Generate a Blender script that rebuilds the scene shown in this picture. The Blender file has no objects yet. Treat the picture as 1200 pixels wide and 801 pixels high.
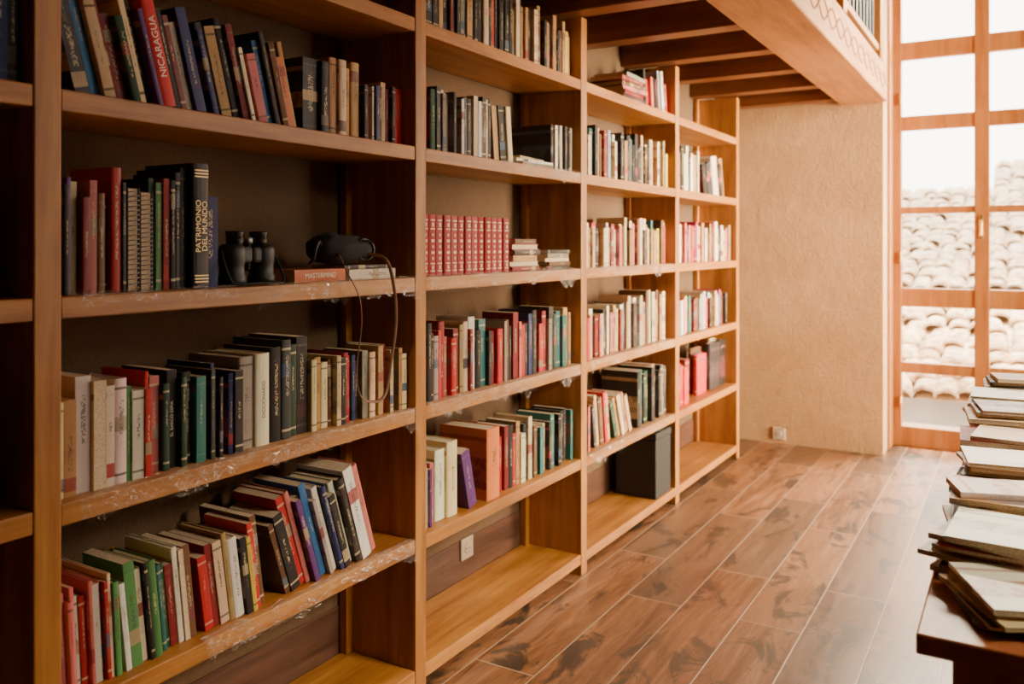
import bpy, bmesh, math, random
from mathutils import Matrix, Vector, noise
random.seed(7)
S=bpy.context.scene
COL=S.collection
rad=math.radians

# ---------------------------------------------------------------- helpers
def link(o): COL.objects.link(o); return o
def newobj(name,me,parent=None,mats=(),label=None,cat=None,kind=None,group=None):
    o=bpy.data.objects.new(name,me); link(o)
    if me is not None and hasattr(me,'materials'):
        for m in mats: me.materials.append(m)
    if parent is not None: o.parent=parent
    if label: o["label"]=label
    if cat: o["category"]=cat
    if kind: o["kind"]=kind
    if group: o["group"]=group
    return o
def boxes_mesh(name,bl,bevel=0.0,origin=(0,0,0)):
    bm=bmesh.new()
    for (x0,x1,y0,y1,z0,z1) in bl:
        r=bmesh.ops.create_cube(bm,size=1.0)
        for v in r['verts']:
            v.co=Vector(((v.co.x+.5)*(x1-x0)+x0-origin[0],(v.co.y+.5)*(y1-y0)+y0-origin[1],(v.co.z+.5)*(z1-z0)+z0-origin[2]))
    if bevel>0:
        bmesh.ops.bevel(bm,geom=list(bm.edges),offset=bevel,segments=2,affect='EDGES',profile=.5)
    me=bpy.data.meshes.new(name); bm.to_mesh(me); bm.free(); return me
def lathe_mesh(name,prof,seg=32,smooth=True):
    bm=bmesh.new(); rings=[]
    for r,z in prof:
        rings.append([bm.verts.new((r*math.cos(2*math.pi*i/seg),r*math.sin(2*math.pi*i/seg),z)) for i in range(seg)])
    for a,b in zip(rings,rings[1:]):
        for i in range(seg):
            bm.faces.new((a[i],a[(i+1)%seg],b[(i+1)%seg],b[i]))
    bm.faces.new(rings[0][::-1]); bm.faces.new(rings[-1])
    bmesh.ops.recalc_face_normals(bm,faces=bm.faces)
    if smooth:
        for f in bm.faces: f.smooth=len(f.verts)==4
    me=bpy.data.meshes.new(name); bm.to_mesh(me); bm.free(); return me
def catmull(pts,k=8):
    pts=[Vector(p) for p in pts]; P=[pts[0]*2-pts[1]]+pts+[pts[-1]*2-pts[-2]]; out=[]
    for i in range(1,len(P)-2):
        a,b,c,d=P[i-1:i+3]
        for j in range(k):
            t=j/k; out.append(.5*((2*b)+(c-a)*t+(2*a-5*b+4*c-d)*t*t+(3*b-a-3*c+d)*t**3))
    out.append(pts[-1]); return out
def tube_mesh(name,pts,r,seg=10,flat=1.0,k=8):
    Q=catmull(pts,k); bm=bmesh.new(); rings=[]; up=Vector((1,.2,.3)).normalized()
    for i,p in enumerate(Q):
        t=(Q[min(i+1,len(Q)-1)]-Q[max(i-1,0)]).normalized()
        n=up-t*up.dot(t)
        if n.length<1e-4: n=t.orthogonal()
        n.normalize(); up=n; b=t.cross(n)
        rings.append([bm.verts.new(p+(n*math.cos(2*math.pi*q/seg)*flat+b*math.sin(2*math.pi*q/seg))*r) for q in range(seg)])
    for a,b in zip(rings,rings[1:]):
        for i in range(seg): bm.faces.new((a[i],a[(i+1)%seg],b[(i+1)%seg],b[i])).smooth=True
    bm.faces.new(rings[0][::-1]); bm.faces.new(rings[-1])
    bmesh.ops.recalc_face_normals(bm,faces=bm.faces)
    me=bpy.data.meshes.new(name); bm.to_mesh(me); bm.free(); return me
def tube(name,pts,r,parent=None,mat=None,seg=10,flat=1.0,k=8):
    return newobj(name,tube_mesh(name,pts,r,seg,flat,k),parent,[mat] if mat else [])

class NT:
    def __init__(s,name):
        s.m=bpy.data.materials.new(name); s.m.use_nodes=True; s.t=s.m.node_tree
        s.b=s.t.nodes["Principled BSDF"]; s.out=s.t.nodes["Material Output"]
    def n(s,typ,**k):
        nd=s.t.nodes.new(typ)
        for a,b in k.items(): setattr(nd,a,b)
        return nd
    def l(s,a,b): s.t.links.new(a,b)
    def setin(s,sock,v):
        if isinstance(v,bpy.types.NodeSocket): s.l(v,sock)
        elif v is not None: sock.default_value=v
    def math(s,op,a,b=None,c=None,clamp=False):
        nd=s.n('ShaderNodeMath',operation=op,use_clamp=clamp)
        s.setin(nd.inputs[0],a); s.setin(nd.inputs[1],b)
        if c is not None: s.setin(nd.inputs[2],c)
        return nd.outputs[0]
    def mix(s,f,a,b,blend='MIX'):
        nd=s.n('ShaderNodeMix',data_type='RGBA',blend_type=blend)
        s.setin(nd.inputs[0],f)
        for sk,v in ((nd.inputs[6],a),(nd.inputs[7],b)):
            if isinstance(v,tuple) and len(v)==3: v=(*v,1)
            s.setin(sk,v)
        return nd.outputs[2]
    def attr(s,name): return s.n('ShaderNodeAttribute',attribute_name=name)
    def coords(s,scale=(1,1,1),rot=(0,0,0)):
        tc=s.n('ShaderNodeTexCoord'); mp=s.n('ShaderNodeMapping'); mp.inputs['Scale'].default_value=scale; mp.inputs['Rotation'].default_value=rot
        s.l(tc.outputs['Object'],mp.inputs[0]); return mp.outputs[0]
    def noise(s,vec,scale,detail=4,rough=.5,dist=0):
        nd=s.n('ShaderNodeTexNoise'); s.l(vec,nd.inputs['Vector']); nd.inputs['Scale'].default_value=scale
        nd.inputs['Detail'].default_value=detail; nd.inputs['Roughness'].default_value=rough; nd.inputs['Distortion'].default_value=dist
        return nd.outputs['Fac']
    def ramp(s,f,stops):
        nd=s.n('ShaderNodeValToRGB'); s.l(f,nd.inputs[0]); e=nd.color_ramp.elements
        while len(e)<len(stops): e.new(.5)
        for i,(p,c) in enumerate(stops):
            e[i].position=p; e[i].color=(*c,1) if len(c)==3 else c
        return nd.outputs[0]
    def bump(s,h,strength=.2,dist=.01):
        nd=s.n('ShaderNodeBump'); s.l(h,nd.inputs['Height']); nd.inputs['Strength'].default_value=strength; nd.inputs['Distance'].default_value=dist
        s.l(nd.outputs[0],s.b.inputs['Normal'])
    def base(s,c,rough=.5,metal=0):
        if isinstance(c,tuple): c=(*c,1) if len(c)==3 else c
        s.setin(s.b.inputs['Base Color'],c); s.setin(s.b.inputs['Roughness'],rough); s.b.inputs['Metallic'].default_value=metal
        return s.m

def simple(name,c,rough=.5,metal=0,vary=.15,nscale=40):
    m=NT(name); f=m.noise(m.coords(),nscale,3)
    d=tuple(x*(1-vary) for x in c); l=tuple(min(1,x*(1+vary)) for x in c)
    return m.base(m.ramp(f,[(.3,d),(.7,l)]),rough,metal)

def wood(name,axis,dark,mid,light,rough=.42,knots=False):
    m=NT(name)
    sc={'Y':(14,1.1,14),'Z':(14,14,1.1),'X':(1.1,14,14)}[axis]
    v=m.coords(sc)
    oi=m.n('ShaderNodeObjectInfo')
    add=m.n('ShaderNodeVectorMath',operation='ADD'); m.l(v,add.inputs[0])
    sc2=m.math('MULTIPLY',oi.outputs['Random'],37.0); cb=m.n('ShaderNodeCombineXYZ')
    for i in range(3): m.l(sc2,cb.inputs[i])
    m.l(cb.outputs[0],add.inputs[1]); v=add.outputs[0]
    f=m.noise(v,1.3,6,.55,.6); g=m.noise(v,7,3,.6,.1)
    h=m.math('ADD',m.math('MULTIPLY',f,.75),m.math('MULTIPLY',g,.25))
    c=m.ramp(h,[(.33,dark),(.5,mid),(.68,light)])
    w=m.noise(m.coords(),3.2,5,.65); c=m.mix(m.math('MULTIPLY',m.math('SUBTRACT',w,.45,clamp=True),1.1),c,tuple(x*.55 for x in dark))
    m.bump(g,.12,.002)
    return m.base(c,rough)

W_D,W_M,W_L=(.24,.080,.013),(.41,.160,.027),(.54,.245,.055)
wood_y=wood("pine_along_y",'Y',W_D,W_M,W_L)
wood_z=wood("pine_along_z",'Z',W_D,W_M,W_L)
wood_frame_z=wood("window_wood",'Z',(.32,.11,.024),(.44,.175,.042),(.52,.235,.07))
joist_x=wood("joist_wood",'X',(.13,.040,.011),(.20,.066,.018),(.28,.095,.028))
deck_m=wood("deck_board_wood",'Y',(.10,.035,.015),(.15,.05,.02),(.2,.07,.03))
beam_y=wood("beam_wood",'Y',(.33,.12,.025),(.47,.19,.045),(.57,.265,.08),.55)
carve_m=wood("carved_groove_wood",'Y',(.16,.055,.018),(.24,.085,.028),(.3,.11,.04),.6)
table_w=wood("dark_table_wood",'Y',(.22,.062,.024),(.33,.105,.038),(.42,.15,.058),.35)

def plaster(name,a,b,sp,bs=.45,bd=.006):
    m=NT(name); v=m.coords()
    big=m.noise(v,2.2,7,.7); fine=m.noise(v,60,4,.6); md=m.noise(v,14,4,.6)
    vs=m.n('ShaderNodeTexVoronoi'); 
    mp=m.coords((40,60,160)); m.l(mp,vs.inputs['Vector']); vs.inputs['Scale'].default_value=1
    fl=m.math('LESS_THAN',vs.outputs['Distance'],.15)
    c=m.ramp(big,[(.34,a),(.64,b)])
    c=m.mix(m.math('MULTIPLY',fine,.4),c,tuple(x*.7 for x in a)); c=m.mix(m.math('MULTIPLY',fl,.5),c,sp)
    m.bump(m.math('ADD',fine,md),bs,bd)
    return m.base(c,.9)
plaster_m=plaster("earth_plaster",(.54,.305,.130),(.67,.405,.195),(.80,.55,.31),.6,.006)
plaster_s=plaster("shade_toned_plaster",(.10,.052,.024),(.14,.075,.034),(.22,.125,.062))  # same earth plaster, shade behind the shelves put into its colour
plaster_d=plaster("low_bounce_plaster",(.12,.06,.028),(.16,.085,.04),(.24,.14,.065))  # colour darkened to cut bounce light from the unseen walls
def floor_mat():
    m=NT("wood_look_tile"); tc=m.n('ShaderNodeTexCoord'); sp=m.n('ShaderNodeSeparateXYZ'); m.l(tc.outputs['Object'],sp.inputs[0])
    cb=m.n('ShaderNodeCombineXYZ'); m.l(sp.outputs[1],cb.inputs[0]); m.l(sp.outputs[0],cb.inputs[1])
    br=m.n('ShaderNodeTexBrick'); m.l(cb.outputs[0],br.inputs['Vector'])
    br.offset=.37; br.inputs['Scale'].default_value=1; br.inputs['Mortar Size'].default_value=.003; br.inputs['Mortar Smooth'].default_value=.3
    br.inputs['Brick Width'].default_value=1.2; br.inputs['Row Height'].default_value=.225
    br.inputs['Color1'].default_value=(0,0,0,1); br.inputs['Color2'].default_value=(1,1,1,1); br.inputs['Bias'].default_value=0
    tone=m.n('ShaderNodeRGBToBW'); m.l(br.outputs['Color'],tone.inputs[0]); t=tone.outputs[0]
    off=m.n('ShaderNodeCombineXYZ'); m.l(m.math('MULTIPLY',t,31.0),off.inputs[2])
    ad=m.n('ShaderNodeVectorMath',operation='ADD'); m.l(m.coords((12,1.2,1)),ad.inputs[0]); m.l(off.outputs[0],ad.inputs[1])
    g=m.noise(ad.outputs[0],1.9,8,.70,1.0)
    ad2=m.n('ShaderNodeVectorMath',operation='ADD'); m.l(m.coords((5,2.2,1)),ad2.inputs[0]); m.l(off.outputs[0],ad2.inputs[1])
    blot=m.noise(ad2.outputs[0],1.35,6,.70,.7)
    c=m.ramp(g,[(.30,(.065,.028,.012)),(.44,(.18,.076,.030)),(.56,(.285,.125,.052)),(.72,(.43,.22,.105))])
    c=m.mix(m.math('MULTIPLY',m.math('GREATER_THAN',t,.62),.6),c,(.105,.062,.038))
    c=m.mix(m.math('MULTIPLY',m.math('LESS_THAN',t,.25),.35),c,(.42,.20,.085))
    c=m.mix(m.ramp(blot,[(.53,(0,0,0)),(.60,(.92,.92,.92))]),c,(.030,.024,.019))
    c=m.mix(br.outputs['Fac'],c,(.42,.30,.20))
    inv=m.math('SUBTRACT',1.0,br.outputs['Fac'])
    m.bump(m.math('ADD',inv,m.math('MULTIPLY',g,.12)),.3,.003)
    m.b.inputs['Specular IOR Level'].default_value=.95
    return m.base(c,m.math('ADD',.24,m.math('MULTIPLY',g,.25)))
floor_m=floor_mat()

# book materials ------------------------------------------------------
def spine_mat(name,is_spine):
    m=NT(name); col=m.attr("bcol").outputs['Color']; idn=m.attr("bid").outputs['Fac']
    def wn(k):
        w=m.n('ShaderNodeTexWhiteNoise',noise_dimensions='1D'); m.l(m.math('MULTIPLY',idn,k),w.inputs['W']); return w.outputs['Value']
    sp=m.n('ShaderNodeSeparateXYZ'); m.l(m.attr("bloc").outputs['Vector'],sp.inputs[0]); yr,zr,zm=sp.outputs[0],sp.outputs[1],sp.outputs[2]
    txt=m.attr("btxt").outputs['Fac']
    r1,r2,r3,r4=wn(131.7),wn(717.3),wn(377.1),wn(919.9)
    pc=m.ramp(r3,[(.1,(.4,.03,.03)),(.35,(.05,.05,.06)),(.6,(.55,.4,.2)),(.85,(.06,.12,.2))])
    if is_spine:
        bw=m.n('ShaderNodeRGBToBW'); m.l(col,bw.inputs[0]); light=m.math('GREATER_THAN',bw.outputs[0],.2)
        tcol=m.mix(light,(.60,.50,.30),(.06,.035,.03))
        cb=m.n('ShaderNodeCombineXYZ'); m.l(m.math('FLOOR',m.math('DIVIDE',zm,.0036)),cb.inputs[0]); m.l(m.math('FLOOR',m.math('MULTIPLY',yr,11)),cb.inputs[1]); m.l(m.math('MULTIPLY',idn,500),cb.inputs[2])
        w=m.n('ShaderNodeTexWhiteNoise',noise_dimensions='3D'); m.l(cb.outputs[0],w.inputs['Vector'])
        cell=m.math('GREATER_THAN',w.outputs['Value'],.5)
        inb=m.math('MULTIPLY',m.math('LESS_THAN',m.math('ABSOLUTE',yr),m.math('ADD',.09,m.math('MULTIPLY',r4,.10))),
            m.math('MULTIPLY',m.math('GREATER_THAN',zr,m.math('ADD',.25,m.math('MULTIPLY',r1,.3))),m.math('LESS_THAN',zr,m.math('ADD',.62,m.math('MULTIPLY',r2,.28)))))
        mask=m.math('MULTIPLY',m.math('MULTIPLY',cell,inb),txt)
        band=m.math('LESS_THAN',m.math('ABSOLUTE',m.math('SUBTRACT',m.math('ABSOLUTE',m.math('SUBTRACT',zr,.5)),.41)),.012)
        band=m.math('MULTIPLY',m.math('MULTIPLY',band,m.math('GREATER_THAN',r3,.6)),txt)
        patch=m.math('MULTIPLY',m.math('LESS_THAN',m.math('ABSOLUTE',m.math('SUBTRACT',zr,m.math('ADD',.12,m.math('MULTIPLY',r2,.7)))),.07),m.math('GREATER_THAN',r4,.62))
        patch=m.math('MULTIPLY',patch,txt)
        c=m.mix(patch,col,pc); c=m.mix(m.math('MULTIPLY',band,.8),c,tcol); c=m.mix(m.math('MULTIPLY',mask,.7),c,tcol)
    else:
        nz=m.noise(m.coords((16,16,16)),1.5,4,.6)
        pic=m.mix(m.math('GREATER_THAN',nz,.5),pc,m.mix(.5,pc,col))
        inpic=m.math('MULTIPLY',m.math('LESS_THAN',m.math('ABSOLUTE',m.math('SUBTRACT',zr,m.math('ADD',.3,m.math('MULTIPLY',r2,.25)))),m.math('ADD',.08,m.math('MULTIPLY',r1,.2))),m.math('GREATER_THAN',r4,.4))
        c=m.mix(m.math('MULTIPLY',m.math('MULTIPLY',inpic,txt),.75),col,pic)
        bar=m.math('MULTIPLY',m.math('LESS_THAN',m.math('ABSOLUTE',m.math('SUBTRACT',zr,.85)),.03),txt)
        c=m.mix(m.math('MULTIPLY',bar,.6),c,pc)
    f=m.noise(m.coords(),55,4,.6); c=m.mix(m.math('MULTIPLY',f,.22),c,(.12,.08,.06))
    m.b.inputs['Specular IOR Level'].default_value=.3
    return m.base(c,m.math('ADD',.36,m.math('MULTIPLY',wn(53.3),.3)))
cover_m=spine_mat("book_cover_card",False); spine_m=spine_mat("book_spine_print",True)
mp=NT("paper_edges"); pf=mp.noise(mp.coords((150,150,150)),2,2)
page_m=mp.base(mp.ramp(pf,[(.3,(.48,.35,.21)),(.7,(.76,.63,.45))]),.85)
foil_m=simple("gold_foil_lettering",(.62,.43,.17),.4,.3,.05)
ink_m=simple("white_lettering",(.8,.72,.6),.5,0,.03)
dark_ink=simple("dark_lettering",(.08,.04,.04),.5,0,.03)
black_rub=simple("black_rubber",(.010,.009,.009),.5)
black_gl=simple("black_gloss",(.008,.008,.008),.15)
black_fab=simple("black_fabric",(.012,.011,.010),.85,0,.4,300)
leather=simple("brown_leather",(.17,.062,.024),.5)
brass=simple("brass",(.65,.42,.16),.3,.9,.05)
steel=simple("dark_steel",(.2,.2,.2),.35,.8,.05)
white_pl=simple("white_plastic",(.62,.50,.37),.4,0,.03)
dim_pl=simple("beige_plastic",(.36,.27,.19),.45,0,.03)
dark_pl=simple("dark_socket_plastic",(.1,.08,.07),.5)
grey_box=simple("charcoal_board",(.014,.013,.013),.6,0,.1)
ceil_m=simple("ceiling_plaster",(.2,.12,.065),.9,0,.05,5)
base_t=wood("baseboard_tile",'Y',(.05,.022,.014),(.10,.045,.028),(.16,.075,.045),.35)

PAL={'K':(.009,.008,.009),'k':(.03,.025,.025),'R':(.57,.013,.015),'r':(.24,.010,.014),'B':(.012,.025,.12),'b':(.02,.15,.36),
'G':(.010,.06,.03),'g':(.08,.25,.07),'T':(.02,.16,.15),'W':(.86,.78,.63),'C':(.74,.56,.33),'N':(.46,.26,.10),'O':(.66,.18,.04),
'Y':(.74,.50,.06),'P':(.64,.16,.14),'M':(.46,.02,.13),'V':(.12,.03,.20),'S':(.32,.28,.23),'n':(.14,.055,.02),'L':(.35,.45,.50),'s':(.05,.055,.065)}
NAME={'K':'black','k':'charcoal','R':'bright red','r':'maroon','B':'navy','b':'blue','G':'dark green','g':'green','T':'teal','W':'white','C':'cream',
'N':'tan','O':'orange','Y':'yellow','P':'pink','M':'magenta','V':'purple','S':'grey','n':'brown','L':'pale blue','s':'slate grey'}

def book_geo(t,h,d,hard,flip=False):
    c=.0022 if hard else .0008; bul=(min(.006,.16*t) if hard else .0008)
    n=6; out=[(-d,-t/2)]
    for k in range(n+1):
        a=-math.pi/2+math.pi*k/n; out.append((bul*math.cos(a)-bul,t/2*math.sin(a)))
    i0=1; out+=[(-d,t/2),(-d,t/2-c),(-bul-c,t/2-c),(-bul-c,-t/2+c),(-d,-t/2+c)]
    N_=len(out); V=[(x,y,0) for x,y in out]+[(x,y,h) for x,y in out]; F=[];M=[]
    for i in range(N_):
        j=(i+1)%N_; F.append((i,j,N_+j,N_+i)); M.append(1 if i0<=i<i0+n else 0)
    F.append(tuple(range(N_-1,-1,-1))); M.append(0); F.append(tuple(range(N_,2*N_))); M.append(0)
    e=.0035 if hard else .0006
    x0,x1,y0,y1,z0,z1=-d+e,-bul-c,-t/2+c,t/2-c,e,h-e
    PV=[(x0,y0,z0),(x1,y0,z0),(x1,y1,z0),(x0,y1,z0),(x0,y0,z1),(x1,y0,z1),(x1,y1,z1),(x0,y1,z1)]
    PF=[(0,3,2,1),(4,5,6,7),(0,1,5,4),(1,2,6,5),(2,3,7,6),(3,0,4,7)]
    if flip:
        V=[(-d-x,-y,z) for x,y,z in V]; PV=[(-d-x,-y,z) for x,y,z in PV]
    return V,F,M,PV,PF
BOOKS=[]
def addbook(mat,t,h,d,c,hard=None,txt=1,flip=False,label=None,group=None,text=None,force=False):
    if hard is None: hard=random.random()<.45
    base=PAL[c]; j=random.uniform(.75,1.2); colr=tuple(min(.85,max(0,x*j*random.uniform(.9,1.1))) for x in base)
    if txt==2: colr=(.36,.012,.016)
    BOOKS.append(dict(m=mat,t=t,h=h,d=d,c=c,col=colr,hard=hard,txt=txt,flip=flip,label=label,group=group,text=text,force=force,id=random.random()))
FX=-1.588
def place(L,t,h,a,z0,sb,**k):
    ca=math.cos(a); R=L+t/ca
    yc=(L+t/2*ca) if a>=0 else (R-t/2*ca)
    mat=Matrix.Translation((FX-sb,yc,z0+abs(t/2*math.sin(a))+.0003))@Matrix.Rotation(a,4,'X')
    addbook(mat,t,h,**k)
def seg(z0,y0,y1,s,h=(.17,.21),tilt=0,t=(.012,.028),d=(.13,.17),sb=(.028,.055),group="books on the shelves",where="bookshelf",last=None,flip=False,spec=None):
    a=rad(tilt); ca=math.cos(a)
    ts=[random.uniform(*t) for _ in s]; hs=[random.uniform(h[0]-(.012 if h[1]-h[0]>.01 else 0),h[1]) for _ in s]
    txts={}; 
    if spec:
        for i,v in spec.items():
            if 't' in v: ts[i]=v['t']
            if 'h' in v: hs[i]=v['h']
            if 'text' in v: txts[i]=v['text']
    A=y0+(hs[0]*math.sin(a) if a>0 else 0); B=y1-(hs[-1]*math.sin(-a) if a<0 else 0)
    k=(B-A-.0006*len(s))/(sum(ts)/ca); L=A
    for i,ch in enumerate(s):
        tt=ts[i]*k
        if ch!=' ':
            size="thin" if tt<.015 else ("thick" if tt>.032 else "slim")
            pos="leaning" if abs(tilt)>5 else "standing upright"
            fl=flip or (ch=='C' and random.random()<.12)
            place(L,tt,hs[i],a,z0,random.uniform(*sb),d=random.uniform(*d),c=ch,label=f"{size} {NAME[ch]} book {pos} on {where}",group=group,
              text=txts.get(i),txt=0 if i in txts else 1,flip=fl if i not in txts else False,force=i in txts)
        L+=tt/ca+.0006
def lay(x,y,z0,t,length,d,c,yaw=0,label=None,group=None,hard=None,text=None,flip=False,force=False):
    mat=Matrix.Translation((x,y,z0+t/2+.0004))@Matrix.Rotation(rad(yaw),4,'Z')@Matrix.Rotation(rad(-90),4,'X')@Matrix.Translation((d/2,0,-length/2))
    addbook(mat,t,length,d,c,hard=hard,txt=0 if text else 1,text=text,label=label,group=group,flip=flip,force=force)

# ---------------------------------------------------------------- room shell
XL,XR,YB,YF,ZC=-1.875,3.0,-2.6,6.1,4.3
def struct(name,bl,mat,bev=0): return newobj(name,boxes_mesh(name,bl,bev),None,[mat],kind="structure")
struct("floor",[(XL-.3,XR+.3,YB-.3,6.95,-.12,0)],floor_m)
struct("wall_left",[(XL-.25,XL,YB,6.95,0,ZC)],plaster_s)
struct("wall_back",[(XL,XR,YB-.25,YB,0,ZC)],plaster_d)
WX0,WX1,WTOP=-.785,1.45,3.35
struct("wall_far",[(XL,WX0,YF,6.9,0,ZC),(WX0,WX1,YF,6.9,WTOP,ZC),(WX1,XR,YF,6.9,0,ZC)],plaster_m)
SA,SB=4.5,5.95
TA,TB=2.0,3.2  # span of the added high opening
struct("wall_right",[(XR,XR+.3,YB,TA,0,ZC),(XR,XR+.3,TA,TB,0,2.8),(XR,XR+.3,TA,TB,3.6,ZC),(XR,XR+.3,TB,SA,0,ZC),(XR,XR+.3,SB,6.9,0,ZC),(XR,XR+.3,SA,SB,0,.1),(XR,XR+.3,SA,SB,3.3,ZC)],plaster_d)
struct("ceiling",[(XL-.25,XR+.3,YB-.25,6.95,ZC,ZC+.15)],ceil_m)
struct("baseboard_left",[(XL,XL+.004,YB,YF,.0,.24)],base_t)
struct("trim_60",[(WX0+.0005,WX0+.016,6.30,6.469,.001,WTOP-.001)],wood_frame_z,.002)

# window
def window_end():
    y0,y1=6.47,6.54
    bars=[]
    zb=[(0,.136),(.507,.58),(.964,1.093),(1.606,1.655),(2.183,2.282),(2.673,2.795),(3.25,3.35)]
    xs=[(-.785,-.716),(-.271,-.181),(.264,.40),(.845,.935),(1.38,1.45)]
    for a,b in xs: bars.append((a,b,y0,y1,0,3.35))
    for (a,b),(c,e) in zip(xs,xs[1:]):
        for z0,z1 in zb: bars.append((b-.002,c+.002,y0+.006,y1-.006,z0,z1))
    w=newobj("window_1",boxes_mesh("window_1",bars,.004),None,[wood_frame_z],kind="structure")
    g=NT("window_glass"); tr=g.n('ShaderNodeBsdfTransparent'); gl=g.n('ShaderNodeBsdfGlossy'); gl.inputs['Roughness'].default_value=.03
    mx=g.n('ShaderNodeMixShader'); mx.inputs[0].default_value=.05; g.l(tr.outputs[0],mx.inputs[1]); g.l(gl.outputs[0],mx.inputs[2]); g.l(mx.outputs[0],g.out.inputs[0])
    newobj("glass_pane",boxes_mesh("glass_pane",[(-.716,1.38,6.503,6.506,.13,3.26)]),w,[g.m])
    hy=y0
    newobj("handle_plate",boxes_mesh("handle_plate",[(-.243,-.217,hy-.006,hy,1.43,1.59)],.003),w,[brass])
    tube("handle_lever",[(-.23,hy-.004,1.55),(-.23,hy-.03,1.55),(-.23,hy-.045,1.545),(-.23,hy-.045,1.50),(-.23,hy-.045,1.45)],.008,w,brass)
    for z in (.3,1.3,2.4):
        newobj("hinge",lathe_mesh("hinge",[(.006,z-.04),(.009,z-.035),(.009,z+.035),(.006,z+.04)],12),w,[brass]).location=(-.72,hy-.006,0)
window_end()
def side_window(n,ya,yb,za,zb,rows=4):
    bars=[]; k=3
    for i in range(k+1):
        y=ya+(yb-ya)*i/k; bars.append((XR+.14,XR+.20,max(ya,y-.035),min(yb,y+.035),za,zb))
    for i in range(rows+1):
        z=za+(zb-za)*i/rows; bars.append((XR+.145,XR+.195,ya,yb,max(za,z-.03),min(zb,z+.03)))
    newobj(f"window_{n}",boxes_mesh(f"window_{n}",bars,.003),None,[wood_frame_z],kind="structure")
side_window(2,SA,SB,.1,3.3); side_window(3,TA,TB,2.8,3.6,2)  # the second, high window is added to let light onto the table

# mezzanine: edge beam, joists, deck
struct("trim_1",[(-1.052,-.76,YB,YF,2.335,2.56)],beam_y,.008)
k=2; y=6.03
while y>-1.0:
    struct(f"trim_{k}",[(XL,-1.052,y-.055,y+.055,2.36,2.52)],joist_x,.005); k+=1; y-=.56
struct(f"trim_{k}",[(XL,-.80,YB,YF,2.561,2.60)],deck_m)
for j,ph in enumerate((0,math.pi)):
    pts=[(-.7595,2.2+i*.05,2.447+.045*math.sin(i*.05*2*math.pi/.42+ph)) for i in range(77)]
    newobj(f"trim_{50+j}",tube_mesh("carved_scroll",pts,.007,6,.5,3),None,[carve_m],kind="structure")
rail=newobj("railing",None,None,label="wooden balustrade on the mezzanine edge beam",cat="railing"); rail.location=(-.83,3.5,2.602)
def ratt(name,bl,mat,bev=.004):
    o=newobj(name,boxes_mesh(name,bl,bev,origin=rail.location),rail,[mat]); return o
ratt("handrail",[(-.87,-.79,.6,6.08,3.50,3.55)],beam_y)
ratt("bottom_rail",[(-.86,-.80,.6,6.08,2.66,2.70)],beam_y)
for i in range(5): ratt("post",[(-.875,-.785,.6+1.35*i,.69+1.35*i,2.602,3.50)],wood_z)
bme=None
for i in range(42):
    yy=.78+i*.125
    if min(abs(yy-(.645+1.35*j)) for j in range(5))<.06: continue
    if bme is None:
        bme=boxes_mesh("baluster",[(-.012,.012,-.012,.012,0,.8)],.003); bme.materials.append(steel)
    o=bpy.data.objects.new("baluster",bme); link(o); o.parent=rail; o.location=Vector((-.83,yy,2.70))-rail.location

# sockets
def socket(name,label,loc,rot,mat):
    o=newobj(name,None,None,label=label,cat="socket"); o.location=loc; o.rotation_euler=(0,0,rot)
    newobj("face_plate",boxes_mesh("face_plate",[(0,.009,-.042,.042,-.042,.042)],.004),o,[mat])
    r=newobj("socket_well",lathe_mesh("socket_well",[(.021,0),(.021,.0015),(.017,.002)],24),o,[mat]); r.rotation_euler=(0,rad(90),0); r.location=(.009,0,0)
    for s in(-1,1):
        p=newobj("contact_hole",lathe_mesh("contact_hole",[(.003,0),(.003,.001)],12),o,[dark_pl]); p.rotation_euler=(0,rad(90),0); p.location=(.011,s*.009,0)
socket("wall_socket","beige square wall socket above the bottom shelf",(XL+.004,2.78,.205),0,dim_pl)
socket("wall_socket","white square wall socket low on plaster wall",(-1.46,YF,.07),rad(-90),white_pl)

# ---------------------------------------------------------------- bookcase
TH=.054; PC=[-.235,.940,2.113,3.256,4.397,5.536]
LV=[2.085,1.692,1.29,.89,.49,.09]; BT=.043
bc=newobj("bookcase",None,None,label="tall varnished pine bookcase covering the long plaster wall",cat="bookcase"); bc.location=(-1.728,3.2,0)
def bpart(name,b,mat,bev=.003):
    cx=((b[0]+b[1])/2,(b[2]+b[3])/2,(b[4]+b[5])/2)
    o=newobj(name,boxes_mesh(name,[b],bev,origin=cx),bc,[mat]); o.location=Vector(cx)-bc.location; return o
for p in PC: bpart("upright",(-1.868,FX,p-TH/2,p+TH/2,0,2.35),wood_z)
for p,q in zip(PC,PC[1:]):
    for z in LV: bpart("shelf_board",(-1.868,FX-.002,p+TH/2,q-TH/2,z-BT,z),wood_y)
for p in PC[1:]:
    for zt,zb in zip([2.35]+[z-BT for z in LV[:-1]],LV):
        bpart("back_batten",(-1.868,-1.84,p-TH/2-.03,p-TH/2-.0005,zb,zt),wood_z,.001)

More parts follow.
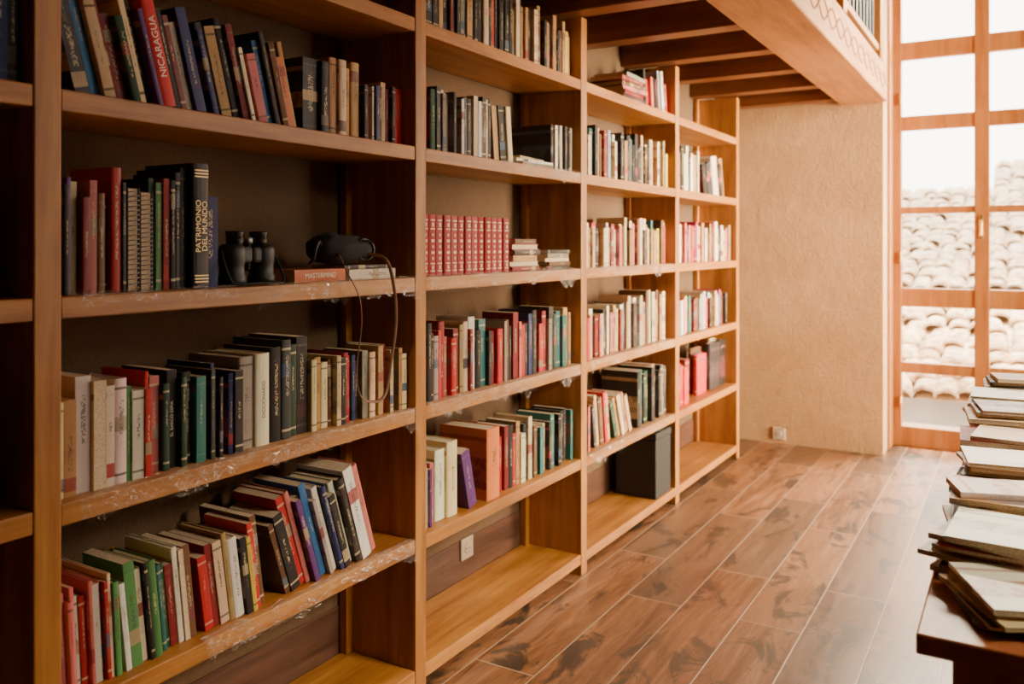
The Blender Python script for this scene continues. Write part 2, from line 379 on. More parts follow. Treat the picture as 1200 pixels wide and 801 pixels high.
# ---------------------------------------------------------------- books: bay 1
seg(LV[1],.970,1.645,"KbCrrGCKVRKrSBRBKNKrWCPbkrnON",h=(.19,.25),tilt=15,t=(.012,.028),group="leaning books on the upper shelf",where="upper shelf",
   spec={9:dict(t=.032,h=.262,text=("NICARAGUA",.5,.5,'ink')),1:dict(h=.21,t=.02),0:dict(t=.03),6:dict(h=.265),20:dict(h=.18,t=.01),21:dict(h=.18),22:dict(h=.17)})
seg(LV[1],1.665,1.885,"KKNCNN",h=(.205,.222),t=(.03,.04),group="books on the upper shelf",where="upper shelf",spec={0:dict(h=.2,t=.06)})
seg(LV[1],1.892,2.082,"kPWBnCrkkRR",h=(.165,.19),t=(.012,.02),group="books on the upper shelf",where="upper shelf",spec={9:dict(t=.006),2:dict(t=.008),10:dict(t=.028,h=.175)})
gm="books on the middle shelf"
seg(LV[2],.972,1.13,"RGKVCrPnKRs",h=(.205,.245),t=(.006,.018),group=gm,where="middle shelf",spec={9:dict(h=.262,t=.02),3:dict(h=.235)})
seg(LV[2],1.196,1.286,"GgrKkK",h=(.235,.255),t=(.008,.018),group=gm,where="middle shelf",spec={5:dict(h=.274,t=.018),4:dict(h=.262)})
seg(LV[2],1.288,1.335,"K",h=(.285,.286),d=(.17,.175),sb=(.02,.021),group=gm,where="middle shelf",spec={0:dict(text=("PATRIMONIO\nDEL MUNDO",.68,.68,'foil'))})
seg(LV[2],1.339,1.383,"B",h=(.213,.214),d=(.15,.16),group=gm,where="middle shelf")
seg(LV[3],.972,1.44,"CNWCWWgWRRPGKGKTBsBkNBk",h=(.19,.225),t=(.010,.034),group="books on the middle lower shelf",where="middle lower shelf",
   spec={0:dict(h=.19,t=.02),2:dict(h=.235,t=.034),5:dict(t=.03),12:dict(h=.22,t=.026,text=("EL BARCO ESPIA",.55,.3,'ink')),18:dict(t=.01),19:dict(t=.01),9:dict(t=.01)})
seg(LV[3],1.445,1.535,"SW",h=(.228,.24),t=(.04,.055),d=(.19,.2),group="books on the middle lower shelf",where="middle lower shelf",spec={1:dict(text=("DICCIONARIO",.4,.25,'dark'))})
seg(LV[3],1.54,1.68,"KsGK",h=(.235,.262),t=(.026,.034),d=(.17,.2),group="books on the middle lower shelf",where="middle lower shelf")
seg(LV[3],1.684,2.08,"CNCnCKrRBkSCCNrCkNC",h=(.175,.215),t=(.014,.026),group="books on the middle lower shelf",where="middle lower shelf")
seg(LV[4],.972,1.12,"TPPPWRPWPRCg",h=(.19,.22),tilt=3,t=(.006,.016),group="books on the lower shelf",where="lower shelf")
seg(LV[4],1.11,1.32,"WgWKgYTGrWCn",h=(.19,.23),tilt=6,t=(.010,.028),group="leaning books on the lower shelf",where="lower shelf",spec={1:dict(t=.034,h=.23)})
seg(LV[4],1.315,1.525,"RrCNWKYRn",h=(.19,.235),tilt=8,t=(.014,.034),group="leaning books on the lower shelf",where="lower shelf",d=(.15,.19))
seg(LV[4],1.53,1.965,"nKRPVKbSWBKWkWGP",h=(.235,.28),tilt=18,t=(.010,.028),group="leaning books on the lower shelf",where="lower shelf",d=(.15,.18),spec={0:dict(h=.20,t=.014),1:dict(h=.22),13:dict(h=.285,t=.03)})
# bay 0
seg(LV[1],.74,.905,"KrkKnBK",h=(.2,.25),group="books beside the dark upright",where="shelf in shadow")
seg(LV[2],.70,.86,"KrRkKkr",h=(.2,.24),group="books beside the dark upright",where="shelf in shadow")
seg(LV[3],.70,.85,"KrkKnk",h=(.19,.22),group="books beside the dark upright",where="shelf in shadow")
lay(-1.70,1.72,LV[2],.034,.195,.14,'O',label="salmon orange book lying flat beneath black case",group="books lying on the middle shelf",text=("MASTERMIND",.6,.5,'ink'),hard=False,force=True)
lay(-1.705,1.935,LV[2],.030,.215,.15,'W',yaw=2,label="white book lying flat beneath black case",group="books lying on the middle shelf",hard=False,force=True)
lay(-1.705,1.925,LV[2]+.031,.011,.19,.14,'k',yaw=-3,label="thin dark book lying on white book",group="books lying on the middle shelf",hard=False,force=True)
# bay 2
g2="books in the second bay"
seg(LV[0],2.16,3.215,"KkGKNKrKkSKNnKkCKNRKkKGKNCKNNkCnNKNCkNKnNYN",h=(.19,.25),t=(.014,.028),group=g2,where="top shelf")
seg(LV[1],2.155,2.60,"KRRGkSWCkkWkkSCWnkCk",h=(.2,.225),t=(.012,.026),group=g2,where="upper shelf")
seg(LV[1],2.60,2.73,"NkC",h=(.2,.21),tilt=6,t=(.02,.03),group=g2,where="upper shelf")
lay(-1.70,2.88,LV[1],.012,.27,.19,'S',yaw=4,label="thin grey book lying flat on upper shelf",group=g2)
lay(-1.70,2.87,LV[1]+.013,.010,.26,.19,'W',yaw=-3,label="thin white book lying flat on upper shelf",group=g2)
lay(-1.70,2.86,LV[1]+.024,.010,.22,.16,'C',yaw=5,label="thin cream book lying flat on upper shelf",group=g2)
seg(LV[1],3.06,3.215,"kWkWkWkS",h=(.185,.19),d=(.19,.2),t=(.01,.012),group=g2,where="upper shelf")
for i in range(13):
    w=.0415; L=2.165+i*w
    place(L,w-.003,.198,0,LV[2],.035+.002*(i%3),d=.13,c='R',label="deep red book with cream ornamented spine from matching set",group="matching red and cream set",hard=True,txt=2,force=True)
z=LV[2]
for i,c in enumerate("rCNkPn"):
    t=random.uniform(.017,.022); lay(-1.69,2.82+random.uniform(-.012,.012),z,t,random.uniform(.185,.21),.14,c,yaw=random.uniform(-6,6),label=f"{NAME[c]} book lying in a short stack",group="stacked books on the middle shelf",flip=(i==1 or i==4)); z+=t+.0008
z=LV[2]
for i,c in enumerate("KnCSk"):
    t=random.uniform(.013,.019); lay(-1.69,3.085+random.uniform(-.01,.01),z,t,random.uniform(.19,.215),.14,c,yaw=random.uniform(-4,4),label=f"{NAME[c]} book lying in a short stack",group="stacked books on the middle shelf",flip=(i==2)); z+=t+.0008
seg(LV[3],2.155,3.215,"KKKSRrPRrNCrWKTkrRrSnKrPRKBkkRrSkGTTNN",h=(.2,.252),t=(.012,.038),group=g2,where="middle lower shelf")
seg(LV[4],2.145,2.25,"PCSVWP",h=(.19,.21),t=(.01,.02),group=g2,where="lower shelf")
seg(LV[4],2.255,2.37,"WC",h=(.235,.25),t=(.03,.045),group=g2,where="lower shelf",d=(.18,.2))
seg(LV[4],2.375,2.475,"V",h=(.2,.205),tilt=14,t=(.03,.03),group=g2,where="lower shelf",d=(.16,.17))
seg(LV[4],2.53,2.615,"O",h=(.25,.251),t=(.05,.05),group=g2,where="lower shelf",d=(.2,.21),sb=(.02,.021))
seg(LV[4],2.618,2.90,"gRrKRNCKCn",h=(.195,.24),t=(.02,.032),group=g2,where="lower shelf")
seg(LV[4],2.91,3.215,"KTKCKTKKBSKkT",h=(.19,.22),t=(.018,.028),group=g2,where="lower shelf")
# bay 3
g3="books in the third bay"
z=LV[0]
for i,c in enumerate("krPnrS"):
    t=random.uniform(.016,.024); lay(-1.70,3.87+random.uniform(-.02,.02),z,t,.25,.17,c,yaw=random.uniform(-6,6),label=f"{NAME[c]} book lying in a stack",group="stacked books on the top shelf"); z+=t+.0008
seg(LV[0],4.05,4.36,"KRPCKrLWkR",h=(.15,.22),tilt=8,group=g3,where="top shelf")
seg(LV[1],3.30,3.72,"LWSCTKCnrSLWCWk",h=(.19,.235),t=(.018,.034),group=g3,where="upper shelf")
seg(LV[1],3.73,4.365,"KNKkTKKGKkCkCSCnCKNCKYN",h=(.19,.25),t=(.018,.034),group=g3,where="upper shelf")
seg(LV[2],3.30,4.33,"WCNWCRnkCWNWrNWPCCKNKCPnCNkWnCNTnNYnRC",h=(.18,.235),t=(.018,.034),group=g3,where="middle shelf")
seg(LV[3],3.30,3.75,"RPRCWrPRCkWPkNCr",h=(.19,.23),t=(.018,.034),group=g3,where="middle lower shelf")
seg(LV[3],3.75,4.32,"WKNCkWSCNnCKCNnNC",h=(.215,.27),t=(.024,.04),group=g3,where="middle lower shelf")
seg(LV[4],3.30,3.40,"kGkPn",h=(.2,.23),group=g3,where="lower shelf")
seg(LV[4],3.41,3.62,"kNCnNRC",h=(.2,.24),tilt=8,group=g3,where="lower shelf")
seg(LV[4],3.60,3.86,"GNCYNC",h=(.19,.22),tilt=20,t=(.018,.034),group=g3,where="lower shelf")
seg(LV[4],3.92,4.35,"KkTKGkNKkKCk",h=(.25,.285),t=(.03,.04),group=g3,where="lower shelf",d=(.19,.22))
# bay 4
g4="books in the end bay"
seg(LV[1],4.44,4.90,"CWNKCWTWCNkC",h=(.2,.27),t=(.024,.04),group=g4,where="upper shelf")
seg(LV[1],4.95,5.40,"KKkWCKN",h=(.2,.25),tilt=14,t=(.03,.05),group=g4,where="upper shelf",d=(.18,.21))
seg(LV[2],4.44,5.48,"nCRWrPCKPRkrMCNRWCNKRkRWCkWRCPN",h=(.2,.25),t=(.024,.04),group=g4,where="middle shelf")
seg(LV[3],4.44,5.40,"kVLWPMCTNrSnLCkWRKLNCrWTMnk",h=(.19,.22),t=(.024,.04),group=g4,where="middle lower shelf")
seg(LV[4],4.44,4.74,"RrRRr",h=(.22,.25),t=(.05,.06),group=g4,where="lower shelf",d=(.18,.2))
def faceout(y,h,d,t,c,x=-1.68):
    addbook(Matrix.Translation((x,y,LV[4]+.0004))@Matrix.Rotation(rad(-90),4,'Z'),t,h,d,c,hard=True,label=f"{NAME[c]} book standing with its front cover facing out",group=g4)
faceout(4.95,.24,.17,.03,'R'); faceout(5.0,.27,.2,.02,'n',-1.73); faceout(5.18,.285,.2,.04,'k'); faceout(5.41,.285,.18,.03,'K'); faceout(5.4,.29,.2,.02,'C',-1.74)

# ---------------------------------------------------------------- table with stacks
TZ=.75
tb=newobj("table",None,None,label="reddish wooden table covered with stacked books",cat="table"); tb.location=(.35,2.45,0)
def tpart(name,b,bev=.004):
    cx=((b[0]+b[1])/2,(b[2]+b[3])/2,(b[4]+b[5])/2)
    o=newobj(name,boxes_mesh(name,[b],bev,origin=cx),tb,[table_w]); o.location=Vector(cx)-tb.location
tpart("tabletop",(-.15,.85,1.55,3.42,TZ-.035,TZ))
tpart("apron",(-.09,.79,1.62,1.645,TZ-.13,TZ-.036)); tpart("apron",(-.09,.79,3.325,3.35,TZ-.13,TZ-.036))
tpart("apron",(-.09,-.065,1.65,3.32,TZ-.13,TZ-.036)); tpart("apron",(.765,.79,1.65,3.32,TZ-.13,TZ-.036))
for x in (-.1,.74):
    for y in (1.61,3.30): tpart("leg",(x,x+.06,y,y+.06,0,TZ-.037))
gt="books stacked on the table"
def pile(x,y,cols,yaw0,tr=(.008,.02),w=.15,l=.21,jit=12,sh=.016):
    z=TZ+.0004
    for i,c in enumerate(cols):
        t=random.uniform(*tr); sc=random.uniform(.74,1.08)
        yw=yaw0+random.uniform(-jit,jit)+(90 if random.random()<.15 and l*sc<.19 else 0)
        lay(x+random.uniform(-sh,sh),y+random.uniform(-sh,sh),z,t,l*sc,w*sc,c,yaw=yw,
            label=f"{NAME[c]} book lying in a pile on wooden table",group=gt,flip=random.random()<.5,hard=random.random()<.3)
        z+=t+.0008
pile(-.015,1.72,"kKCNW",26,(.005,.010),.165,.22,9)
pile(.19,1.71,"CWnWSW",165,(.007,.014),.16,.22)
pile(-.05,1.95,"WnCWkRCW",-14,(.006,.012),.165,.21)
pile(.17,1.99,"WkCWSWC",5,(.010,.018),.15,.2)
pile(-.045,2.175,"NWkCnWCkNW",12,(.006,.013),.16,.205)
pile(.16,2.26,"CWNWKWCW",180,(.010,.018),.14,.2)
pile(-.05,2.40,"WRCWknWBCNW",182,(.006,.015),.165,.21)
pile(-.05,2.63,"NCkWnCWKCWrN",-6,(.006,.016),.165,.205)
pile(.16,2.62,"WNGWCWKCW",0,(.010,.02),.15,.2)
pile(-.05,2.86,"nRCWkWCNnWCkW",184,(.007,.016),.165,.205)
pile(.16,2.95,"CKNWGWCWKC",0,(.010,.02),.15,.2)
pile(-.05,3.09,"nTCWKWCNWkCnNW",4,(.008,.017),.165,.20,9)
pile(-.03,3.32,"rNCWKWCnWKCSkN",5,(.010,.018),.16,.19,8)

# ---------------------------------------------------------------- realise the books
def add_attrs(me,vinfo):
    for nm,ty in (("bcol",'FLOAT_COLOR'),("bloc",'FLOAT_VECTOR'),("bid",'FLOAT'),("btxt",'FLOAT')): me.attributes.new(nm,ty,'POINT')
    ca=[];cb=[];cc=[];cd=[]
    for col,loc,i,t in vinfo: ca+=[*col,1.0]; cb+=list(loc); cc.append(i); cd.append(t)
    me.attributes["bcol"].data.foreach_set("color",ca); me.attributes["bloc"].data.foreach_set("vector",cb)
    me.attributes["bid"].data.foreach_set("value",cc); me.attributes["btxt"].data.foreach_set("value",cd)
def text_mesh(body,size):
    cu=bpy.data.curves.new("t",'FONT'); cu.body=body; cu.size=size; cu.extrude=.0002; cu.align_x='CENTER'; cu.align_y='CENTER'; cu.space_line=.9
    o=bpy.data.objects.new("t",cu); link(o); bpy.context.view_layer.update(); dg=bpy.context.evaluated_depsgraph_get()
    me=bpy.data.meshes.new_from_object(o.evaluated_get(dg)); bpy.data.objects.remove(o); return me
# the 300 that show largest become objects, the many far ones one mass
def show(b):
    p=b['m'].translation; d2=p.x**2+p.y**2
    hidden=.15 if p.x>.05 else (1.6 if p.x>-1 else 1.0)
    return (10 if b['force'] else 0)+hidden/d2*(.004+.15*b['t']*b['h'])
order=sorted(BOOKS,key=show,reverse=True)
indiv=sorted(order[:300],key=lambda b:b['m'].translation.y); stuff=order[300:]
cream_m=simple("cream_ornament",(.70,.52,.33),.45)
orn=None
for b in indiv:
    V,F,M,PV,PF=book_geo(b['t'],b['h'],b['d'],b['hard'],b['flip'])
    me=bpy.data.meshes.new("book"); me.from_pydata(V,[],F); me.materials.append(cover_m); me.materials.append(spine_m)
    me.polygons.foreach_set("material_index",M)
    tx=1.0 if b['txt']==1 else 0.0
    add_attrs(me,[(b['col'],(v[1]/b['t'],v[2]/b['h'],v[2]),b['id'],tx) for v in V]); me.update()
    o=newobj("book",me,None,[],label=b['label'],cat="book",group=b['group']); o.matrix_world=b['m']
    pm=bpy.data.meshes.new("page_block"); pm.from_pydata(PV,[],PF); pm.update()
    newobj("page_block",pm,o,[page_m])
    if b['text']:
        body,lf,tf,ink=b['text']; tm=text_mesh(body,.02)
        xs=[v.co.x for v in tm.vertices]; ys=[v.co.y for v in tm.vertices]
        w=max(xs)-min(xs); hh=max(ys)-min(ys)
        k=min(b['h']*lf/w,b['t']*tf/hh)
        to=newobj("spine_title",tm,o,[{'foil':foil_m,'ink':ink_m,'dark':dark_ink}[ink]],label="printed title lettering")
        to.matrix_local=Matrix(((0,0,1,.0004),(0,-1,0,0),(1,0,0,b['h']*.5),(0,0,0,1)))@Matrix.Scale(k,4)
        if ink=='foil':
            t=b['t']; hh=b['h']
            for z in (hh*.05,hh*.075,hh*.10,hh*.89,hh*.915,hh*.94):
                newobj("gold_band",boxes_mesh("gold_band",[(-.004,.0005,-t*.40,t*.40,z,z+.003)]),o,[foil_m],label="gold foil band")
    if b['txt']==2:
        if orn is None:
            t=b['t']; bl=[]
            for zz in (.014,.038,.150,.178): bl.append((-.0030,.0005,-t*.30,t*.30,zz,zz+.0045))
            for q in range(5): bl.append((-.0020,.0005,-t*(.20 if q%2 else .09),t*(.20 if q%2 else .09),.052+q*.019,.061+q*.019))
            bl.append((-.0020,.0005,-t*.12,t*.12,.022,.034)); bl.append((-.0020,.0005,-t*.14,t*.14,.159,.172))
            orn=boxes_mesh("spine_ornament",bl); orn.materials.append(cream_m)
        oo=bpy.data.objects.new("spine_ornament",orn); link(oo); oo.parent=o
V2=[];F2=[];M2=[];I2=[]
for b in stuff:
    V,F,M,PV,PF=book_geo(b['t'],b['h'],b['d'],b['hard'],b['flip'])
    o0=len(V2); V2+=[tuple(b['m']@Vector(v)) for v in V]; F2+=[tuple(i+o0 for i in f) for f in F]; M2+=M
    I2+=[(b['col'],(v[1]/b['t'],v[2]/b['h'],v[2]),b['id'],1.0) for v in V]
    o0=len(V2); V2+=[tuple(b['m']@Vector(v)) for v in PV]; F2+=[tuple(i+o0 for i in f) for f in PF]; M2+=[2]*len(PF)
    I2+=[(b['col'],(0,0,0),b['id'],0.0) for v in PV]
if stuff:
    me=bpy.data.meshes.new("books"); me.from_pydata(V2,[],F2)
    for m in (cover_m,spine_m,page_m): me.materials.append(m)
    me.polygons.foreach_set("material_index",M2); add_attrs(me,I2); me.update()
    newobj("books",me,None,[],label="many small distant books filling the end shelves",cat="book",kind="stuff")
# spiral bound notebooks
nb_cov=simple("notebook_cover",(.03,.028,.03),.5); nb_cov2=simple("notebook_cover_grey",(.16,.14,.13),.5); coil_m=simple("wire_coil",(.35,.31,.28),.3,.7,.05)
for y0,t,h,mt,cn in ((1.133,.028,.222,nb_cov,"black"),(1.164,.029,.215,nb_cov2,"grey")):
    o=newobj("spiral_notebook",boxes_mesh("spiral_notebook",[(-.16,0,-t/2,-t/2+.0015,0,h),(-.16,0,t/2-.0015,t/2,0,h)]),None,[mt],label=f"{cn} spiral bound notebook standing upright on middle shelf",cat="notebook",group="spiral notebooks on the middle shelf")
    o.location=(FX-.035,y0+t/2,LV[2]+.0004)
    newobj("page_block",boxes_mesh("page_block",[(-.158,-.004,-t/2+.002,t/2-.002,.002,h-.002)]),o,[page_m])
    r=t/2-.001; turns=20; pts=[]
    for i in range(turns*6+1):
        a=2*math.pi*i/6; pts.append((-.002+r*.8*math.cos(a),r*math.sin(a),.008+(h-.016)*i/(turns*6)))
    tube("spiral_coil",pts,.0012,o,coil_m,seg=5,k=2)

# ---------------------------------------------------------------- binoculars
bn=newobj("binoculars",None,None,label="black binoculars standing upright on the wooden shelf",cat="binoculars"); bn.location=(-1.655,1.485,LV[2]+.0015); bn.scale=(1.12,1.12,1.12)
q=.92
barr=lathe_mesh("barrel",[(r*1.05,z*q) for r,z in [(.026,0),(.029,.002),(.029,.02),(.026,.024),(.0255,.05),(.028,.058),(.028,.085),(.024,.094),(.017,.098)]],32)
eye=lathe_mesh("eyepiece",[(r,z*q) for r,z in [(.016,.096),(.018,.099),(.019,.104),(.019,.12),(.021,.123),(.021,.128),(.017,.129),(.016,.122)]],32)
for s in (-1,1):
    o=newobj("barrel",barr.copy(),bn,[black_rub]); o.location=(0,s*.042,0)
    o=newobj("prism_housing",boxes_mesh("prism_housing",[(-.022,.022,-.02+s*.02,.02+s*.02,.052*q,.092*q)],.008),bn,[black_rub]); 
    o=newobj("eyepiece",eye.copy(),bn,[black_gl]); o.location=(0,s*.034,0)
newobj("center_hinge",lathe_mesh("center_hinge",[(.006,.03),(.009,.033),(.009,.09),(.006,.093)],20),bn,[black_gl])
newobj("focus_wheel",lathe_mesh("focus_wheel",[(.011,.09),(.013,.092),(.013,.103),(.011,.105)],24),bn,[steel])
for s in(-1,1):
    newobj("bridge",boxes_mesh("bridge",[(-.006,.006,min(0,s*.03),max(0,s*.03),.055,.065)],.002),bn,[black_rub])
tube("neck_strap",[(.0,-.070,.078),(.02,-.082,.055),(.035,-.073,.01),(.042,-.05,.004),(.044,0,.004),(.042,.05,.004),(.035,.078,.006),(.015,.080,.045),(0,.070,.078)],.003,bn,black_fab)

# ---------------------------------------------------------------- black case with leather strap
cs=newobj("camera_case",None,None,label="flat rounded black case with brown strap resting on books",cat="case"); cs.location=(-1.68,1.845,LV[2]+.0440)
bm=bmesh.new(); bmesh.ops.create_uvsphere(bm,u_segments=48,v_segments=28,radius=1)
sg=lambda q,p:math.copysign(abs(q)**p,q)
for v in bm.verts:
    x,y,z=v.co
    X=.066*sg(x,.85); Y=.106*sg(y,.85); Z=.042*sg(z,.85)
    if z>0: Z*=1.05-.25*y
    nn_=noise.noise(Vector((x*2.2,y*2.2,z*2.2)))*.008*(1 if z>-.3 else 0)
    v.co=(X*(1+nn_*9),Y*(1+nn_*6),Z+.042+max(0,nn_))
for f in bm.faces: f.smooth=True
me=bpy.data.meshes.new("case_shell"); bm.to_mesh(me); bm.free(); newobj("case_shell",me,cs,[black_fab])
o=newobj("lens_ring",lathe_mesh("lens_ring",[(.030,0),(.034,.002),(.034,.02),(.030,.024),(.027,.024),(.026,.018)],36),cs,[black_gl]); o.location=(.042,.050,.042); o.rotation_euler=(0,rad(85),rad(-25))
o=newobj("lens_mesh",lathe_mesh("lens_mesh",[(.0265,0),(.0265,.003),(.017,.005),(.001,.0055)],36),cs,[grey_box]); o.location=(.058,.043,.043); o.rotation_euler=(0,rad(85),rad(-25))
tube("carry_loop",[(.02,-.09,.05),(.04,-.12,.065),(.055,-.148,.048),(.05,-.152,.02),(.03,-.145,.008),(.01,-.125,.008),(0,-.095,.02)],.004,cs,black_rub)
P=[(-1.635,1.79,1.365),(-1.60,1.765,1.355),(-1.57,1.755,1.32),(-1.552,1.785,1.25),(-1.552,1.795,1.17),(-1.555,1.78,1.06),(-1.555,1.79,.985),(-1.552,1.835,.955),(-1.552,1.895,.965),(-1.553,1.925,1.06),(-1.552,1.945,1.17),(-1.555,1.94,1.27),(-1.565,1.92,1.345),(-1.60,1.90,1.362),(-1.64,1.88,1.365)]
tube("leather_strap",[Vector(p)-cs.location for p in P],.005,cs,leather,flat=.35)

# dark box on the bottom shelf
bx=newobj("storage_box",None,None,label="black box standing on the bottom shelf",cat="box"); bx.location=(-1.715,4.225,LV[5]+.0005)
newobj("body",boxes_mesh("body",[(-.11,.115,-.11,.10,0,.30)],.006),bx,[grey_box])
newobj("lid",boxes_mesh("lid",[(-.113,.118,-.113,.103,.301,.335)],.006),bx,[grey_box])

# ---------------------------------------------------------------- plastic film on shelf edges
fm=NT("clear_plastic_film"); tr=fm.n('ShaderNodeBsdfTransparent'); gl=fm.n('ShaderNodeBsdfGlossy'); gl.inputs['Roughness'].default_value=.16; gl.inputs['Color'].default_value=(1,.97,.92,1)
df=fm.n('ShaderNodeBsdfDiffuse'); df.inputs[0].default_value=(1,.95,.86,1); ms=fm.n('ShaderNodeMixShader'); ms.inputs[0].default_value=.45; fm.l(gl.outputs[0],ms.inputs[1]); fm.l(df.outputs[0],ms.inputs[2])
nn=fm.noise(fm.coords((46,20,46)),1.0,2,.45,2.5); n2=fm.noise(fm.coords((20,11,20)),1.0,2,.5,.5)
fb=fm.n('ShaderNodeBump'); fm.l(nn,fb.inputs['Height']); fb.inputs['Strength'].default_value=1; fb.inputs['Distance'].default_value=.03
fm.l(fb.outputs[0],gl.inputs['Normal']); mx=fm.n('ShaderNodeMixShader')
rdg=fm.math('LESS_THAN',fm.math('ABSOLUTE',fm.math('SUBTRACT',nn,.5)),.013)
ff=fm.math('ADD',fm.math('MULTIPLY',fm.math('MULTIPLY',rdg,fm.math('GREATER_THAN',n2,.47)),.9),.045,clamp=True)
fm.l(ff,mx.inputs[0]); fm.l(tr.outputs[0],mx.inputs[1]); fm.l(ms.outputs[0],mx.inputs[2]); fm.l(mx.outputs[0],fm.out.inputs[0])
def film(y0,y1,z,drop,seed):
    n=int((y1-y0)/.006); prof=[(-1.612,.0012),(-1.604,.006),(-1.596,.003),(-1.588,.004),(-1.584,.0),(-1.582,-.012),(-1.581,-.33),(-1.580,-.66),(-1.579,-1)]
    bm=bmesh.new(); rows=[]
    for i in range(n+1):
        y=y0+(y1-y0)*i/n; r=[]
        dr=drop*(.65+1.5*noise.noise(Vector((y*6,seed,0)))+.5*noise.noise(Vector((y*31,seed,2))))
        dr=max(.004,dr)
        for j,(x,q) in enumerate(prof):
            zz=q if j<6 else -.012+q*dr
            x2=x+(.008*noise.noise(Vector((y*38,j*1.7,seed)))+.005 if j>=4 else 0)
            z2=zz+(.008*abs(noise.noise(Vector((y*45,j*2.1,seed+5)))) if 0<j<5 else 0)
            r.append(bm.verts.new((x2,y,z+z2)))
        rows.append(r)
    for a,b in zip(rows,rows[1:]):
        for j in range(len(prof)-1): bm.faces.new((a[j],b[j],b[j+1],a[j+1])).smooth=True
    me=bpy.data.meshes.new("plastic_film"); bm.to_mesh(me); bm.free()
    newobj("plastic_film",me,None,[fm.m],label="crumpled clear plastic film draped over shelf edge",cat="plastic film",group="plastic film on shelf edges")
film(1.45,2.08,LV[2],.05,1); film(1.0,1.4,LV[2],.012,9); film(1.0,2.08,LV[3],.035,2); film(1.3,2.08,LV[4],.035,3)
film(2.15,3.2,LV[2],.045,4); film(2.15,3.2,LV[3],.038,5); film(2.6,3.2,LV[1],.04,6); film(3.3,4.3,LV[2],.03,7); film(3.3,4.3,LV[3],.03,8); film(3.3,4.3,LV[4],.028,10)

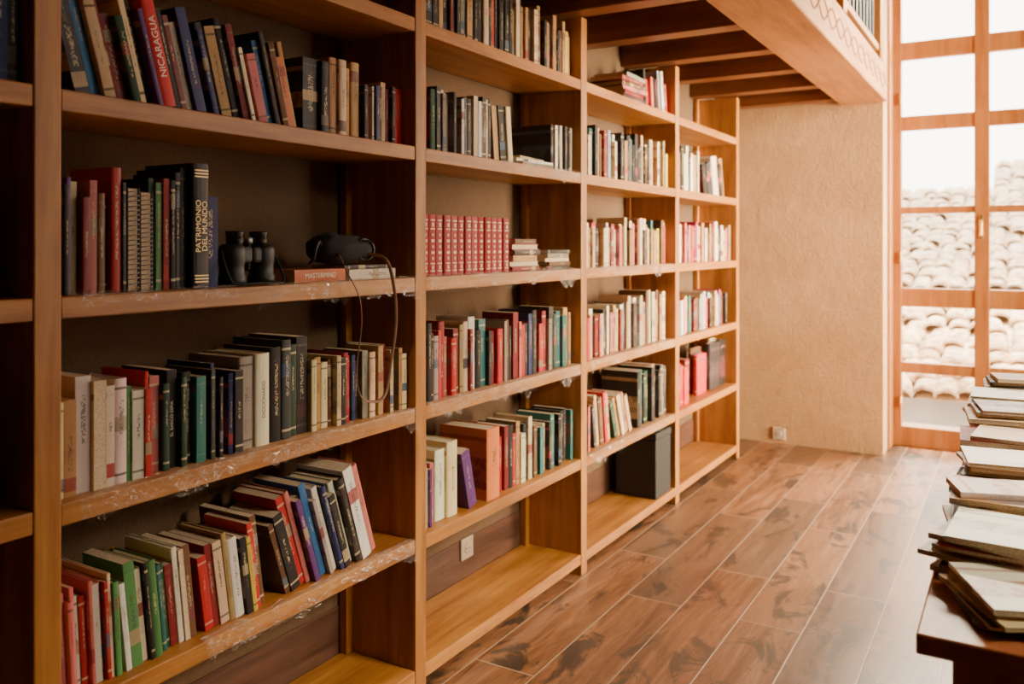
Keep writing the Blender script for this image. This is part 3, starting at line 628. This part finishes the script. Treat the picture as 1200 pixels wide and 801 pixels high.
# ---------------------------------------------------------------- outside: tiled roofs
rt=NT("terracotta_roof_tile"); nz=rt.noise(rt.coords((1,1,1)),9,8,.78)
roof_m=rt.base(rt.ramp(nz,[(.38,(.26,.17,.11)),(.47,(.58,.44,.31)),(.58,(.82,.70,.54))]),.9)  # overexposed daylight put into the tile colour as a paler ramp
pale=simple("pale_render",(.8,.72,.6),.9,0,.05,4)  # pale base tone of the ground outside
greyr=simple("grey_terrace_render",(.32,.27,.23),.9,0,.15,4)
def roof(x0,x1,y0,z0,y1,z1,pitch=.22,row=.34):
    bm=bmesh.new(); L=math.hypot(y1-y0,z1-z0); nr=int(L/row); ncol=int(round((x1-x0)/pitch)); K=7
    ty,tz=(y1-y0)/L,(z1-z0)/L; ny,nz_=-tz,ty
    for r in range(nr):
        for cidx in range(ncol):
            jit=.24*noise.noise(Vector((cidx*3.3,r*5.1,1))); jz=.05*noise.noise(Vector((cidx*2.3,r*4.1,7))); jx=.06*noise.noise(Vector((cidx*1.3,r*2.1,3))); tw=.10*noise.noise(Vector((cidx*4.3,r*1.1,9)))
            xc=x0+(cidx+.5)*pitch+jx; a=[];b=[]
            for i in range(K+1):
                u=math.pi*i/K; xx=xc-.54*pitch*math.cos(u); w=.32*pitch*math.sin(u)
                s0=r*row+jit; s1=(r+1)*row+.12
                a.append(bm.verts.new((xx,y0+ty*s0+ny*(w+.03+jz),z0+tz*s0+nz_*(w+.03+jz)))); b.append(bm.verts.new((xc+tw+(xx-xc)*.84,y0+ty*s1+ny*w*.8,z0+tz*s1+nz_*w*.8)))
            c=[bm.verts.new((xc+(v.co.x-xc)*.84,v.co.y-ny*.02,v.co.z-nz_*.02)) for v in a]
            for i in range(K):
                bm.faces.new((a[i],a[i+1],b[i+1],b[i])).smooth=True; bm.faces.new((c[i],c[i+1],a[i+1],a[i]))
    q=[bm.verts.new((x,y0+ty*s-ny*.01,z0+tz*s-nz_*.01)) for x,s in ((x0,0),(x1,0),(x1,L),(x0,L))]; bm.faces.new(q)
    me=bpy.data.meshes.new("tiled_roof"); bm.to_mesh(me); bm.free()
    h=newobj("neighbouring_house",None,None,label="pale rendered house with sunlit terracotta barrel tile roof",cat="house",group="houses outside the window"); h.location=((x0+x1)/2,y1,-3.0)
    newobj("tiled_roof",me,h,[roof_m]).location=-h.location
    newobj("house_wall",boxes_mesh("house_wall",[(x0+.15,x1-.15,y0+.25,y1,-3.0,z0-.02)]),h,[greyr]).location=-h.location
roof(-4,4,7.6,.16,9.5,.92,.17,.27)
roof(-5,5,10.4,.9,14.2,2.2,.18,.28)
roof(-.38,5,14.8,2.0,16.6,2.75,.22,.32)
newobj("ground",boxes_mesh("ground",[(-15,15,6.95,40,-3.2,-3.0)]),None,[pale],kind="structure")
struct("trim_40",[(-3,3.2,6.95,7.45,-.15,-.02)],greyr)

# ---------------------------------------------------------------- light
w=bpy.data.worlds.new("World"); S.world=w; w.use_nodes=True
bg=w.node_tree.nodes["Background"]; bg.inputs[0].default_value=(1,.92,.77,1); bg.inputs[1].default_value=11.0
def area(name,loc,rot,sx,sy,power,col,spread=180):
    l=bpy.data.lights.new(name,'AREA'); l.shape='RECTANGLE'; l.size=sx; l.size_y=sy; l.energy=power; l.color=col; l.spread=rad(spread)
    o=bpy.data.objects.new(name,l); link(o); o.location=loc; o.rotation_euler=rot; return o
area("side_window_daylight",(XR+.10,(SA+SB)/2,1.7),(0,rad(90),0),3.1,1.4,330,(1,.80,.52),62)
area("table_fill_light",(XR+.06,2.6,3.2),(0,rad(49),0),.7,1.1,38,(1,.86,.62),45)  # added lamp at the invented high window, brightens the table piles
area("sky_over_roofs",(.3,8.4,4.7),(rad(-50),0,0),3.2,2.0,2700,(1,.83,.58))

# ---------------------------------------------------------------- camera
cam=bpy.data.cameras.new("camera"); co=bpy.data.objects.new("camera",cam); link(co); S.camera=co
co.location=(0,0,1.39); co.rotation_euler=(rad(90),0,rad(30.84))
cam.sensor_width=36; cam.lens=30.0; cam.shift_y=-113.5/1200; cam.clip_start=.05
cam.dof.use_dof=True; cam.dof.focus_distance=2.3; cam.dof.aperture_fstop=2.8
